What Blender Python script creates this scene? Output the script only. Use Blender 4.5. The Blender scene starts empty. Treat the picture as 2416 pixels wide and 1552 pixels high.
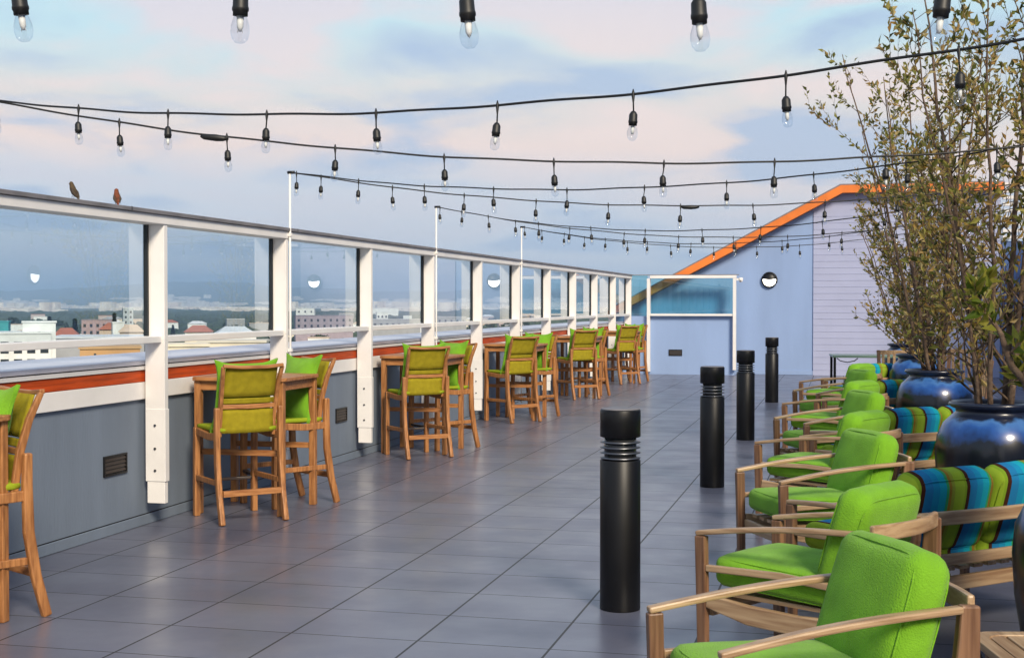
import bpy, bmesh, math, random
from mathutils import Vector, Matrix, noise
R = math.radians
SC = bpy.context.scene
COL = SC.collection
rnd = random.Random(7)

# ------------------------------------------------------------------ camera
YAW, PITCH, EYE = 13.93, 1.083, 1.63
cd = bpy.data.cameras.new("camera"); cam = bpy.data.objects.new("camera", cd); COL.objects.link(cam)
cam.location = (0, 0, EYE); cam.rotation_euler = (R(90 - PITCH), 0, R(YAW))
cd.sensor_width = 36; cd.lens = 3174 / 2416 * 36; cd.clip_start = .05; cd.clip_end = 90000
SC.camera = cam

# ------------------------------------------------------------------ world: sky with drifting pastel cloud
SUN_EL, SUN_AZ = 34, 145          # azimuth clockwise from +Y: behind the camera, to its right
W = bpy.data.worlds.new("World"); SC.world = W; W.use_nodes = True
nt = W.node_tree; nt.nodes.clear()
def N(t, ty, **kw):
    n = t.nodes.new(ty)
    for k, v in kw.items(): setattr(n, k, v)
    return n
def mixc(t, fac, a, b, blend='MIX'):
    m = N(t, 'ShaderNodeMix', data_type='RGBA', blend_type=blend)
    for sock, v in ((m.inputs[0], fac), (m.inputs[6], a), (m.inputs[7], b)):
        if isinstance(v, bpy.types.NodeSocket): t.links.new(v, sock)
        elif isinstance(v, (tuple, list)): sock.default_value = (*v, 1) if len(v) == 3 else v
        else: sock.default_value = v
    return m.outputs[2]
def ramp(t, fac, stops, interp='LINEAR'):
    r = N(t, 'ShaderNodeValToRGB'); r.color_ramp.interpolation = interp
    e = r.color_ramp.elements
    while len(e) < len(stops): e.new(.5)
    for i, (p, c) in enumerate(stops):
        e[i].position = p; e[i].color = (c, c, c, 1) if isinstance(c, (int, float)) else (*c, 1)
    t.links.new(fac, r.inputs[0]); return r.outputs[0]
def math_(t, op, a, b=None, c=None, clamp=False):
    m = N(t, 'ShaderNodeMath', operation=op); m.use_clamp = clamp
    for i, v in enumerate((a, b, c)):
        if v is None: continue
        if isinstance(v, bpy.types.NodeSocket): t.links.new(v, m.inputs[i])
        else: m.inputs[i].default_value = v
    return m.outputs[0]
sky = N(nt, 'ShaderNodeTexSky', sky_type='NISHITA', sun_disc=False)
sky.sun_elevation = R(SUN_EL); sky.sun_rotation = R(SUN_AZ); sky.air_density = 1.4; sky.dust_density = 2
tc = N(nt, 'ShaderNodeTexCoord'); sp = N(nt, 'ShaderNodeSeparateXYZ'); nt.links.new(tc.outputs['Generated'], sp.inputs[0])
zc = math_(nt, 'MAXIMUM', sp.outputs[2], 0.0); den = math_(nt, 'ADD', zc, .16)
cx = math_(nt, 'DIVIDE', sp.outputs[0], den); cy = math_(nt, 'DIVIDE', sp.outputs[1], den)
cb = N(nt, 'ShaderNodeCombineXYZ'); nt.links.new(cx, cb.inputs[0]); nt.links.new(cy, cb.inputs[1])
n1 = N(nt, 'ShaderNodeTexNoise'); n1.inputs['Scale'].default_value = 1.5; n1.inputs['Detail'].default_value = 5; n1.inputs['Roughness'].default_value = .5; n1.inputs['Distortion'].default_value = .3
nt.links.new(cb.outputs[0], n1.inputs['Vector'])
n2 = N(nt, 'ShaderNodeTexNoise'); n2.inputs['Scale'].default_value = .42; n2.inputs['Detail'].default_value = 3
nt.links.new(cb.outputs[0], n2.inputs['Vector'])
# elevation (sine) pushed about by the big noise, so the bands of light stay uneven
el = math_(nt, 'ADD', sp.outputs[2], math_(nt, 'MULTIPLY', math_(nt, 'SUBTRACT', n2.outputs[0], .5), .16))
band = ramp(nt, el, [(0.0, (.52, .52, .55)), (.05, (.46, .48, .54)), (.08, (.47, .47, .52)), (.112, (.66, .50, .44)),
                     (.15, (.53, .49, .46)), (.20, (.39, .54, .58)), (.30, (.34, .46, .56)), (.5, (.22, .30, .42)), (1, (.17, .23, .34))])
cloud = ramp(nt, n1.outputs[0], [(.48, 0), (.57, 1)])
cloudc = ramp(nt, el, [(0.0, (.50, .50, .54)), (.07, (.48, .46, .51)), (.11, (.68, .52, .46)), (.16, (.64, .51, .47)), (.24, (.50, .46, .52)), (.5, (.30, .33, .42)), (1, (.22, .26, .34))])
tint = mixc(nt, math_(nt, 'MULTIPLY', cloud, .9), band, cloudc)
# blue-grey undersides
under = ramp(nt, n1.outputs[0], [(.38, 1), (.48, 0)])
tint = mixc(nt, math_(nt, 'MULTIPLY', under, .85), tint, (.27, .345, .49))
skyb = mixc(nt, 1.0, sky.outputs[0], (.09, .09, .09), 'MULTIPLY')
fin = mixc(nt, .86, skyb, tint)
bg = N(nt, 'ShaderNodeBackground'); nt.links.new(fin, bg.inputs[0]); bg.inputs[1].default_value = 1.0
wo = N(nt, 'ShaderNodeOutputWorld'); nt.links.new(bg.outputs[0], wo.inputs[0])

# ------------------------------------------------------------------ sun behind thin cloud
sl = bpy.data.lights.new("sun", 'SUN'); sun = bpy.data.objects.new("sun", sl); COL.objects.link(sun)
sl.energy = 2.9; sl.angle = R(15); sl.color = (1, .87, .68)
az = R(SUN_AZ); sd = Vector((math.sin(az) * math.cos(R(SUN_EL)), math.cos(az) * math.cos(R(SUN_EL)), math.sin(R(SUN_EL))))
sun.rotation_euler = (-sd).to_track_quat('-Z', 'Y').to_euler(); sun.location = (0, -5, 30)
SC.view_settings.view_transform = 'Standard'; SC.view_settings.look = 'None'
SC.view_settings.exposure = .72; SC.view_settings.gamma = 1
SC.render.resolution_x = 1024; SC.render.resolution_y = 657

# ------------------------------------------------------------------ materials
def mat(name, col, rough=.6, metal=0, var=.12, vscale=6, bump=0, bscale=60, spec=.5, col2=None, stretch=None, coat=0, sheen=0, fine=0):
    m = bpy.data.materials.new(name); m.use_nodes = True; t = m.node_tree
    b = t.nodes['Principled BSDF']
    b.inputs['Roughness'].default_value = rough; b.inputs['Metallic'].default_value = metal
    b.inputs['Specular IOR Level'].default_value = spec; b.inputs['Coat Weight'].default_value = coat
    b.inputs['Sheen Weight'].default_value = sheen
    tcn = N(t, 'ShaderNodeTexCoord'); src = tcn.outputs['Object']
    if stretch:
        mp = N(t, 'ShaderNodeMapping'); mp.inputs['Scale'].default_value = stretch; t.links.new(src, mp.inputs[0]); src = mp.outputs[0]
    nz = N(t, 'ShaderNodeTexNoise'); nz.inputs['Scale'].default_value = vscale; nz.inputs['Detail'].default_value = 6
    t.links.new(src, nz.inputs['Vector'])
    c2 = col2 or tuple(c * (1 - var * 2) for c in col)
    f = ramp(t, nz.outputs[0], [(.35, 0), (.65, 1)])
    c = mixc(t, f, c2, col)
    t.links.new(c, b.inputs['Base Color'])
    if bump:
        n3 = N(t, 'ShaderNodeTexNoise'); n3.inputs['Scale'].default_value = bscale; n3.inputs['Detail'].default_value = 3
        t.links.new(src, n3.inputs['Vector'])
        bp = N(t, 'ShaderNodeBump'); bp.inputs['Strength'].default_value = bump; bp.inputs['Distance'].default_value = .01
        t.links.new(n3.outputs[0], bp.inputs['Height']); t.links.new(bp.outputs[0], b.inputs['Normal'])
    return m
M = {}
M['white'] = mat('white_paint', (.80, .775, .75), .42, var=.04, vscale=3, bump=.08, bscale=30)
M['cap'] = mat('grey_cap', (.20, .19, .20), .5, var=.15)
M['sill'] = mat('sill_paint', (.74, .72, .78), .35, var=.06, vscale=4)
M['redwood'] = mat('red_stained_wood', (.58, .075, .008), .6, spec=.25, var=.22, vscale=7, stretch=(3, .35, 6), bump=.15)
M['parapet'] = mat('parapet_paint', (.17, .21, .27), .75, var=.09, vscale=2.2, stretch=(1, 1, .22), bump=.2, bscale=45)
M['periwinkle'] = mat('periwinkle_paint', (.27, .38, .62), .75, var=.07, vscale=1.6, stretch=(1, 1, .2), bump=.2, bscale=40)
M['orange'] = mat('orange_trim', (.80, .20, .025), .5, var=.08, vscale=3)
M['dark'] = mat('dark_metal', (.005, .005, .006), .42, var=.2, spec=.35)
M['gasket'] = mat('dark_gasket', (.01, .014, .018), .5)
M['rubber'] = mat('black_rubber', (.008, .008, .008), .5)
M['chrome'] = mat('louvre_metal', (.16, .165, .18), .35, metal=.9, var=.1)
M['teak'] = mat('oiled_teak', (.46, .205, .07), .45, var=.28, vscale=9, stretch=(6, 6, .7), bump=.12, col2=(.24, .095, .03))
M['teakx'] = mat('oiled_teak_crosswise', (.46, .21, .075), .45, vscale=9, stretch=(.7, 6, 6), bump=.12, col2=(.27, .10, .03))
M['greyteak'] = mat('weathered_teak', (.48, .33, .19), .40, vscale=5, stretch=(9, .5, 9), bump=.08, col2=(.28, .165, .085))
M['greyteakx'] = mat('weathered_teak_crosswise', (.48, .33, .19), .40, vscale=5, stretch=(.5, 9, 9), bump=.08, col2=(.28, .165, .085))
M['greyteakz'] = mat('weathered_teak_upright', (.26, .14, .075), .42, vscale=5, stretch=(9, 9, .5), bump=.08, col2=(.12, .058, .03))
M['lime'] = mat('lime_fabric', (.185, .43, .022), .9, var=.09, vscale=9, bump=.5, bscale=170, spec=.15, sheen=.12)
M['sling'] = mat('olive_sling', (.33, .27, .016), .85, var=.1, vscale=20, bump=.3, bscale=380, spec=.15)
M['limeseat'] = mat('lime_seat_fabric', (.30, .38, .02), .85, var=.08, vscale=20, bump=.3, bscale=380, spec=.15)
M['soil'] = mat('soil', (.04, .028, .018), .95, bump=1, bscale=40)
M['bark'] = mat('bark', (.17, .115, .075), .9, vscale=30, bump=.6, bscale=60, col2=(.08, .05, .035))
M['siding'] = mat('siding', (.38, .41, .58), .7, var=.04, vscale=1.5)

def stripes():
    m = bpy.data.materials.new('striped_fabric'); m.use_nodes = True; t = m.node_tree; b = t.nodes['Principled BSDF']
    tcn = N(t, 'ShaderNodeTexCoord'); s = N(t, 'ShaderNodeSeparateXYZ'); t.links.new(tcn.outputs['Object'], s.inputs[0])
    x = math_(t, 'FRACT', math_(t, 'MULTIPLY', math_(t, 'ADD', s.outputs[0], 5.03), 1 / .30))
    c = ramp(t, x, [(0, (.045, .014, .006)), (.035, (.012, .16, .36)), (.20, (.008, .22, .40)), (.34, (.008, .31, .42)), (.49, (.03, .30, .10)),
                    (.55, (.26, .15, .02)), (.61, (.22, .26, .03)), (.68, (.24, .36, .025)), (.91, (.18, .30, .02)), (.955, (.045, .014, .006))], 'CONSTANT')
    t.links.new(c, b.inputs['Base Color']); b.inputs['Roughness'].default_value = .9; b.inputs['Specular IOR Level'].default_value = .15
    nz = N(t, 'ShaderNodeTexNoise'); nz.inputs['Scale'].default_value = 400; t.links.new(tcn.outputs['Object'], nz.inputs['Vector'])
    bp = N(t, 'ShaderNodeBump'); bp.inputs['Strength'].default_value = .3; bp.inputs['Distance'].default_value = .01
    t.links.new(nz.outputs[0], bp.inputs['Height']); t.links.new(bp.outputs[0], b.inputs['Normal'])
    return m
M['stripes'] = stripes()

def floor_mat():
    m = bpy.data.materials.new('slate_tiles'); m.use_nodes = True; t = m.node_tree; b = t.nodes['Principled BSDF']
    tcn = N(t, 'ShaderNodeTexCoord'); s = N(t, 'ShaderNodeSeparateXYZ'); t.links.new(tcn.outputs['Object'], s.inputs[0])
    TX, TY = .655, .545
    gx = math_(t, 'DIVIDE', math_(t, 'ADD', s.outputs[0], 1.35 + TX * 40), TX); gy = math_(t, 'DIVIDE', math_(t, 'ADD', s.outputs[1], -6.18 + TY * 40), TY)
    def line(g, size, w):
        fr = math_(t, 'FRACT', math_(t, 'ADD', g, .5)); d = math_(t, 'ABSOLUTE', math_(t, 'SUBTRACT', fr, .5))
        return math_(t, 'LESS_THAN', math_(t, 'MULTIPLY', d, size), w)
    grout = math_(t, 'MAXIMUM', line(gx, TX, .0060), line(gy, TY, .0042))
    ix = math_(t, 'FLOOR', gx); iy = math_(t, 'FLOOR', gy); cb = N(t, 'ShaderNodeCombineXYZ'); t.links.new(ix, cb.inputs[0]); t.links.new(iy, cb.inputs[1])
    wn = N(t, 'ShaderNodeTexWhiteNoise'); t.links.new(cb.outputs[0], wn.inputs['Vector'])
    nz = N(t, 'ShaderNodeTexNoise'); nz.inputs['Scale'].default_value = 1.1; nz.inputs['Detail'].default_value = 7; t.links.new(tcn.outputs['Object'], nz.inputs['Vector'])
    base = mixc(t, ramp(t, nz.outputs[0], [(.3, 0), (.7, 1)]), (.080, .086, .125), (.14, .15, .20))
    base = mixc(t, math_(t, 'MULTIPLY', wn.outputs['Value'], .4), base, (.15, .15, .195))
    base = mixc(t, grout, base, (.012, .010, .010))
    t.links.new(base, b.inputs['Base Color'])
    n2 = N(t, 'ShaderNodeTexNoise'); n2.inputs['Scale'].default_value = 2.3; n2.inputs['Detail'].default_value = 5; t.links.new(tcn.outputs['Object'], n2.inputs['Vector'])
    rg = ramp(t, n2.outputs[0], [(.35, .30), (.65, .44)])
    rg2 = math_(t, 'ADD', rg, math_(t, 'MULTIPLY', grout, .4)); t.links.new(rg2, b.inputs['Roughness'])
    b.inputs['Specular IOR Level'].default_value = .75; b.inputs['Coat Weight'].default_value = .22; b.inputs['Coat Roughness'].default_value = .20
    n3 = N(t, 'ShaderNodeTexNoise'); n3.inputs['Scale'].default_value = 90; n3.inputs['Detail'].default_value = 4; t.links.new(tcn.outputs['Object'], n3.inputs['Vector'])
    hgt = math_(t, 'SUBTRACT', math_(t, 'MULTIPLY', n3.outputs[0], .12), grout)
    hgt = math_(t, 'ADD', hgt, math_(t, 'MULTIPLY', wn.outputs['Value'], .15))
    bp = N(t, 'ShaderNodeBump'); bp.inputs['Strength'].default_value = .35; bp.inputs['Distance'].default_value = .004
    t.links.new(hgt, bp.inputs['Height']); t.links.new(bp.outputs[0], b.inputs['Normal'])
    return m
M['floor'] = floor_mat()

def glass_mat(name, col, minr=.06):
    m = bpy.data.materials.new(name); m.use_nodes = True; t = m.node_tree; t.nodes.clear()
    tr = N(t, 'ShaderNodeBsdfTransparent'); tr.inputs[0].default_value = (*col, 1)
    gl = N(t, 'ShaderNodeBsdfGlossy'); gl.inputs['Roughness'].default_value = .0; gl.inputs[0].default_value = (.95, .97, 1, 1)
    fr = N(t, 'ShaderNodeFresnel'); fr.inputs[0].default_value = 1.8
    gm = N(t, 'ShaderNodeNewGeometry'); f = math_(t, 'MULTIPLY', fr.outputs[0], 1.25, clamp=True)
    f = math_(t, 'MULTIPLY', f, math_(t, 'SUBTRACT', 1.0, gm.outputs['Backfacing']))
    mx = N(t, 'ShaderNodeMixShader'); t.links.new(f, mx.inputs[0]); t.links.new(tr.outputs[0], mx.inputs[1]); t.links.new(gl.outputs[0], mx.inputs[2])
    o = N(t, 'ShaderNodeOutputMaterial'); t.links.new(mx.outputs[0], o.inputs[0]); return m
M['glass'] = glass_mat('window_glass', (.92, .965, .98))
M['teal_glass'] = glass_mat('teal_tinted_glass', (.70, .92, .94))
M['bulb'] = glass_mat('bulb_glass', (.93, .95, .97))
def emit(name, col, s):
    m = bpy.data.materials.new(name); m.use_nodes = True; b = m.node_tree.nodes['Principled BSDF']
    b.inputs['Base Color'].default_value = (*col, 1); b.inputs['Emission Color'].default_value = (*col, 1); b.inputs['Emission Strength'].default_value = s; return m
M['lamp'] = emit('lit_diffuser', (1, .93, .8), 3)
M['filament'] = mat('bulb_stem_glow_white', (.85, .84, .8), .5)  # near-white colour stands in for the bulb's glow; nothing is emitted

def glaze_mat():
    m = bpy.data.materials.new('blue_glaze'); m.use_nodes = True; t = m.node_tree; b = t.nodes['Principled BSDF']
    tcn = N(t, 'ShaderNodeTexCoord'); s = N(t, 'ShaderNodeSeparateXYZ'); t.links.new(tcn.outputs['Object'], s.inputs[0])
    nz = N(t, 'ShaderNodeTexNoise'); nz.inputs['Scale'].default_value = 7; nz.inputs['Detail'].default_value = 3; t.links.new(tcn.outputs['Object'], nz.inputs['Vector'])
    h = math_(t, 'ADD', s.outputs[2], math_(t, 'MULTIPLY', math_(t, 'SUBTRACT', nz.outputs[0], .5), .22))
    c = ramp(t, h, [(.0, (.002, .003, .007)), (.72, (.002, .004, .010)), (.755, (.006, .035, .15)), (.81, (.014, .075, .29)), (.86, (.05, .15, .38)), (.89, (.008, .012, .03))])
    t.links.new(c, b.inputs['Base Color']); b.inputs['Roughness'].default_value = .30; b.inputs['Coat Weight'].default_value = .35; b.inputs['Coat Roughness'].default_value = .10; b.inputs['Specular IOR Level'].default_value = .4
    return m
M['glaze'] = glaze_mat()

def leaf_mat(name, stops):
    m = bpy.data.materials.new(name); m.use_nodes = True; t = m.node_tree; b = t.nodes['Principled BSDF']
    g = N(t, 'ShaderNodeNewGeometry'); c = ramp(t, g.outputs['Random Per Island'], stops)
    t.links.new(c, b.inputs['Base Color']); b.inputs['Roughness'].default_value = .45; b.inputs['Specular IOR Level'].default_value = .35
    tl = N(t, 'ShaderNodeBsdfTranslucent'); t.links.new(c, tl.inputs[0]); mx = N(t, 'ShaderNodeMixShader'); mx.inputs[0].default_value = .45
    o = t.nodes['Material Output']; t.links.new(b.outputs[0], mx.inputs[1]); t.links.new(tl.outputs[0], mx.inputs[2]); t.links.new(mx.outputs[0], o.inputs[0]); return m
M['leaf'] = leaf_mat('olive_leaf', [(0, (.05, .06, .016)), (.25, (.18, .19, .04)), (.5, (.36, .33, .08)), (.75, (.38, .22, .055)), (1, (.62, .50, .22))])
M['leaf_bright'] = leaf_mat('bright_leaf', [(0, (.07, .12, .012)), (.5, (.20, .22, .03)), (1, (.34, .30, .05))])
M['far_leaf'] = leaf_mat('far_leaf', [(0, (.012, .028, .010)), (.6, (.03, .06, .018)), (1, (.06, .09, .03))])

# ------------------------------------------------------------------ mesh builder
class MB:
    def __init__(s): s.v = []; s.f = []; s.sm = []
    def add(s, vs, fs, smooth=False):
        o = len(s.v); s.v += [tuple(v) for v in vs]; s.f += [tuple(i + o for i in f) for f in fs]; s.sm += [smooth] * len(fs); return s
    def box(s, x0, x1, y0, y1, z0, z1):
        return s.add([(x0, y0, z0), (x1, y0, z0), (x1, y1, z0), (x0, y1, z0), (x0, y0, z1), (x1, y0, z1), (x1, y1, z1), (x0, y1, z1)],
                     [(0, 3, 2, 1), (4, 5, 6, 7), (0, 1, 5, 4), (1, 2, 6, 5), (2, 3, 7, 6), (3, 0, 4, 7)])
    def sweep(s, pts, side, w, h, caps=True):
        """rectangular section swept along pts; side = the section's width axis; w,h scalars or lists"""
        pts = [Vector(p) for p in pts]; n = len(pts); side = Vector(side).normalized(); vs = []; fs = []
        for i, p in enumerate(pts):
            d = (pts[min(i + 1, n - 1)] - pts[max(i - 1, 0)]).normalized(); up = d.cross(side).normalized()
            ww = w[i] if isinstance(w, (list, tuple)) else w; hh = h[i] if isinstance(h, (list, tuple)) else h
            for a, b in ((-1, -1), (1, -1), (1, 1), (-1, 1)): vs.append(p + side * (a * ww / 2) + up * (b * hh / 2))
        for i in range(n - 1):
            for k in range(4): fs.append((i * 4 + k, i * 4 + (k + 1) % 4, i * 4 + 4 + (k + 1) % 4, i * 4 + 4 + k))
        fs += [(3, 2, 1, 0), ((n - 1) * 4, (n - 1) * 4 + 1, (n - 1) * 4 + 2, (n - 1) * 4 + 3)]
        return s.add(vs, fs)
    def tube(s, pts, rad, k=6):
        pts = [Vector(p) for p in pts]; n = len(pts); vs = []; fs = []
        for i, p in enumerate(pts):
            d = (pts[min(i + 1, n - 1)] - pts[max(i - 1, 0)]); d = d.normalized() if d.length > 1e-9 else Vector((0, 0, 1))
            a = d.cross(Vector((0, 0, 1)) if abs(d.z) < .9 else Vector((1, 0, 0))).normalized(); b = d.cross(a)
            r = rad[i] if isinstance(rad, (list, tuple)) else rad
            for j in range(k): t = 2 * math.pi * j / k; vs.append(p + a * (r * math.cos(t)) + b * (r * math.sin(t)))
        for i in range(n - 1):
            for j in range(k): fs.append((i * k + j, i * k + (j + 1) % k, i * k + k + (j + 1) % k, i * k + k + j))
        fs += [tuple(reversed(range(k))), tuple((n - 1) * k + j for j in range(k))]
        return s.add(vs, fs, True)
    def lathe(s, prof, k=24, c=(0, 0, 0), closed=True):
        vs = []; fs = []; n = len(prof)
        for r, z in prof:
            for j in range(k): t = 2 * math.pi * j / k; vs.append((c[0] + r * math.cos(t), c[1] + r * math.sin(t), c[2] + z))
        for i in range(n - 1):
            for j in range(k): fs.append((i * k + j, i * k + (j + 1) % k, i * k + k + (j + 1) % k, i * k + k + j))
        if closed: fs += [tuple(reversed(range(k))), tuple((n - 1) * k + j for j in range(k))]
        return s.add(vs, fs, True)
    def prism(s, poly, axis, a, b):
        """closed outline poly (2-D) extruded along axis between a and b"""
        def P(p, t): return {'x': (t, p[0], p[1]), 'y': (p[0], t, p[1]), 'z': (p[0], p[1], t)}[axis]
        n = len(poly); vs = [P(p, a) for p in poly] + [P(p, b) for p in poly]
        return s.add(vs, [tuple(reversed(range(n))), tuple(range(n, 2 * n))] + [(i, (i + 1) % n, n + (i + 1) % n, n + i) for i in range(n)])
    def cushion(s, cx, cy, cz, w, d, h, r=.04, puff=.02, rot=None, n=10, shape=None, seedn=0.0):
        """soft rounded block; puff swells the top; shape(p) may bend it"""
        a = (w / 2, d / 2, h / 2); seen = {}; vs = []; fs = []
        def vid(i, j, k):
            key = (i, j, k)
            if key in seen: return seen[key]
            p = Vector((2 * i / n - 1, 2 * j / n - 1, 2 * k / n - 1)); q = Vector((p.x * a[0], p.y * a[1], p.z * a[2]))
            inner = Vector([max(-(a[m] - r), min(a[m] - r, q[m])) for m in range(3)]); dd = q - inner
            if dd.length > 1e-9: q = inner + dd.normalized() * r
            bul = (1 - p.x ** 2) * (1 - p.y ** 2); q.z += puff * bul * (1 if p.z > 0 else -.3) * abs(p.z)
            q.x += .35 * puff * (1 - p.y ** 2) * (1 - p.z ** 2) * p.x; q.y += .35 * puff * (1 - p.x ** 2) * (1 - p.z ** 2) * p.y
            q.z += .004 * noise.noise(Vector((q.x * 9, q.y * 9, q.z * 9 + seedn))) ; q.y += .004 * noise.noise(Vector((q.x * 7 + 5, q.z * 8, seedn)))
            if shape: q = shape(q, p)
            if rot: q = rot @ q
            vs.append(q + Vector((cx, cy, cz))); seen[key] = len(vs) - 1; return seen[key]
        for ax in range(3):
            for side in (0, n):
                for i in range(n):
                    for j in range(n):
                        def g(u, v): k = [0, 0, 0]; k[ax] = side; k[(ax + 1) % 3] = u; k[(ax + 2) % 3] = v; return vid(*k)
                        q = (g(i, j), g(i + 1, j), g(i + 1, j + 1), g(i, j + 1)); fs.append(q if side else tuple(reversed(q)))
        return s.add(vs, fs, True)
    def piping(s, cx, cy, cz, w, d, h, r, rot, shape, face, sides=(-1, 1), rad=.0038):
        a = (w / 2, d / 2, h / 2); ax = 'xyz'.index(face); u_, v_ = [i for i in range(3) if i != ax]
        for sg_ in sides:
            pts = []; k = 40; ru = r * .95
            for i in range(k + 1):
                t = 2 * math.pi * i / k; e = .28; c_, s_ = math.cos(t), math.sin(t)
                q = Vector((0, 0, 0)); q[u_] = (a[u_] - r * .27) * math.copysign(abs(c_) ** e, c_); q[v_] = (a[v_] - r * .27) * math.copysign(abs(s_) ** e, s_); q[ax] = sg_ * (a[ax] - r * .27)
                p = Vector((q.x / a[0], q.y / a[1], q.z / a[2]))
                if shape: q = shape(q, p)
                if rot: q = rot @ q
                pts.append(q + Vector((cx, cy, cz)))
            s.tube(pts, rad, 5)
        return s
    def obj(s, name, m, parent=None, bevel=0, label=None):
        me = bpy.data.meshes.new(name); me.from_pydata(s.v, [], s.f); me.polygons.foreach_set('use_smooth', s.sm); me.update()
        me.materials.append(M[m] if isinstance(m, str) else m)
        o = bpy.data.objects.new(name, me); COL.objects.link(o); o.parent = parent
        if bevel:
            b = o.modifiers.new('bevel', 'BEVEL'); b.width = bevel; b.segments = 2; b.limit_method = 'ANGLE'; b.angle_limit = R(40)
        if label: o['label'] = label
        return o
def box(name, m, dims, parent=None, bevel=0): return MB().box(*dims).obj(name, m, parent, bevel)
def tag(o, label, cat, group=None):
    o['label'] = label; o['category'] = cat
    if group: o['group'] = group
    return o
def thing(name, label, cat, loc=(0, 0, 0), rz=0, group=None):
    o = bpy.data.objects.new(name, None); COL.objects.link(o); o.location = loc; o.rotation_euler = (0, 0, rz); o.empty_display_size = .2
    return tag(o, label, cat, group)
def kids(o): return [c for c in COL.objects if c.parent == o]
def dup(o, loc=None, rz=None, label=None, parent=None, scale=None):
    c = o.copy(); COL.objects.link(c)
    if parent: c.parent = parent
    if loc is not None: c.location = loc
    if rz is not None: c.rotation_euler = (0, 0, rz)
    if scale: c.scale = (scale,) * 3
    if label: c['label'] = label
    for ch in kids(o): dup(ch, parent=c)
    return c
def struct(o, kind='structure'): o['kind'] = kind; return o

# ------------------------------------------------------------------ terrace structure
XW, YE, XR = -5.02, 30.95, 5.0
struct(box('terrace_floor', 'floor', (XW, XR, -4, YE + .5, -.12, 0)))
struct(box('terrace_base', mat('base_concrete', (.4, .39, .37), .9), (-5.8, 5.6, -4, 46, -30, -.124)))

# low parapet along the city side
pw = thing('parapet_wall', 'long low grey-blue parapet wall with wide pale sill and red board along the city side', 'wall', (0, 0, 0))
box('wall_panel', 'parapet', (-5.30, XW, -4, YE + .1, 0, 1.0), pw)
box('wall_base', 'parapet', (XW + .001, XW + .014, -4, YE, .002, .075), pw, .003)
box('base_joint', 'dark', (XW + .0005, XW + .004, -4, YE, .076, .082), pw)
box('white_band', 'white', (XW + .001, XW + .030, -4, YE, .93, 1.055), pw, .004)
box('red_board', 'redwood', (XW + .001, XW + .022, -4, YE, 1.058, 1.142), pw, .003)
box('sill_edge', 'white', (XW - .04, XW + .034, -4, YE, 1.145, 1.172), pw, .003)
box('sill', 'sill', (-5.86, XW + .022, -4, YE + .1, 1.180, 1.215), pw, .006)
box('outer_panel', 'parapet', (-5.80, -5.31, -4, YE + .1, .5, 1.178), pw)

# glass windbreak on top: fins, rails, panes
POSTY = [8.93 + 2.2 * k for k in range(-5, 11)]
gs = thing('glass_windbreak', 'tall white-framed glass windbreak with many fin posts standing on the parapet', 'windbreak')
x0, x1 = XW + .035, XW + .21
box('cap_rail', 'cap', (x0 - .02, x1 + .02, -4, YE + .02, 2.272, 2.30), gs, .003)
box('top_rail', 'white', (x0, x1, -4, YE, 2.205, 2.271), gs, .004)
for i, y in enumerate(POSTY):
    if i == len(POSTY) - 1: y = YE - .06
    m = MB(); m.box(x0 + .01, x1 - .008, y - .026, y + .026, 1.36, 2.2045); m.box(x0 + .01, x1 - .008, y - .026, y + .026, .34, 1.3595)
    p = m.obj('post', 'white', gs, .003)
    MB().box(x0 + .012, x1 - .003, y - .030, y + .030, .33, .86).box(x0 + .022, x1 - .012, y - .024, y + .024, .17, .3295).obj('post_bracket', 'white', p, .003)
    b = MB()
    for z in (.41, .57, .74): b.add([(x0 + .09 + .010 * math.cos(t * R(60)), y - .038 + dy, z + .010 * math.sin(t * R(60))) for dy in (0, .008) for t in range(6)],
                                    [(5, 4, 3, 2, 1, 0), (6, 7, 8, 9, 10, 11)] + [(j, (j + 1) % 6, 6 + (j + 1) % 6, 6 + j) for j in range(6)])
    b.obj('bolts', 'chrome', p)
for i in range(len(POSTY) - 1):
    a, b = POSTY[i] + .027, POSTY[i + 1] - .027
    if i == len(POSTY) - 2: b = YE - .09
    box('mid_rail', 'white', (x0 + .012, x1 - .03, a, b, 1.345, 1.392), gs, .004)
    xg = x0 + .014
    pn = box('glass_pane', 'glass', (xg, xg + .010, a + .004, b - .022, 1.393, 2.2035), gs)
    box('gasket', 'gasket', (xg - .002, xg + .030, b - .021, b - .0005, 1.393, 2.204), pn)
    box('gasket', 'gasket', (xg - .004, xg + .014, a, a + .0035, 1.393, 2.204), pn)

for y in [-3.2 + 2.9 * k for k in range(12)]: box('cap_joint', 'gasket', (x0 - .021, x1 + .021, y, y + .012, 2.2715, 2.301), gs)
# vents set in the parapet face
def vent(loc, rz, label):
    v = thing('wall_vent', label, 'vent', loc, rz, 'black vents in the low walls')
    MB().box(-.155, .155, -.012, .0, -.072, -.060).box(-.155, .155, -.012, 0, .060, .072).box(-.155, -.143, -.012, 0, -.0598, .0598).box(.143, .155, -.012, 0, -.0598, .0598).obj('vent_frame', 'dark', v)
    box('backing', 'rubber', (-.142, .142, -.003, -.001, -.0595, .0595), v)
    sl_ = MB()
    for k in range(4): z = -.042 + k * .028; sl_.add([(-.14, -.010, z - .008), (.14, -.010, z - .008), (.14, -.004, z + .008), (-.14, -.004, z + .008), (-.14, -.008, z - .008), (.14, -.008, z - .008), (.14, -.0035, z + .009), (-.14, -.0035, z + .009)],
        [(0, 1, 2, 3), (7, 6, 5, 4), (0, 4, 5, 1), (3, 2, 6, 7), (0, 3, 7, 4), (1, 5, 6, 2)])
    sl_.obj('slats', mat('vent_slats', (.03, .02, .016), .5), v)
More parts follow.
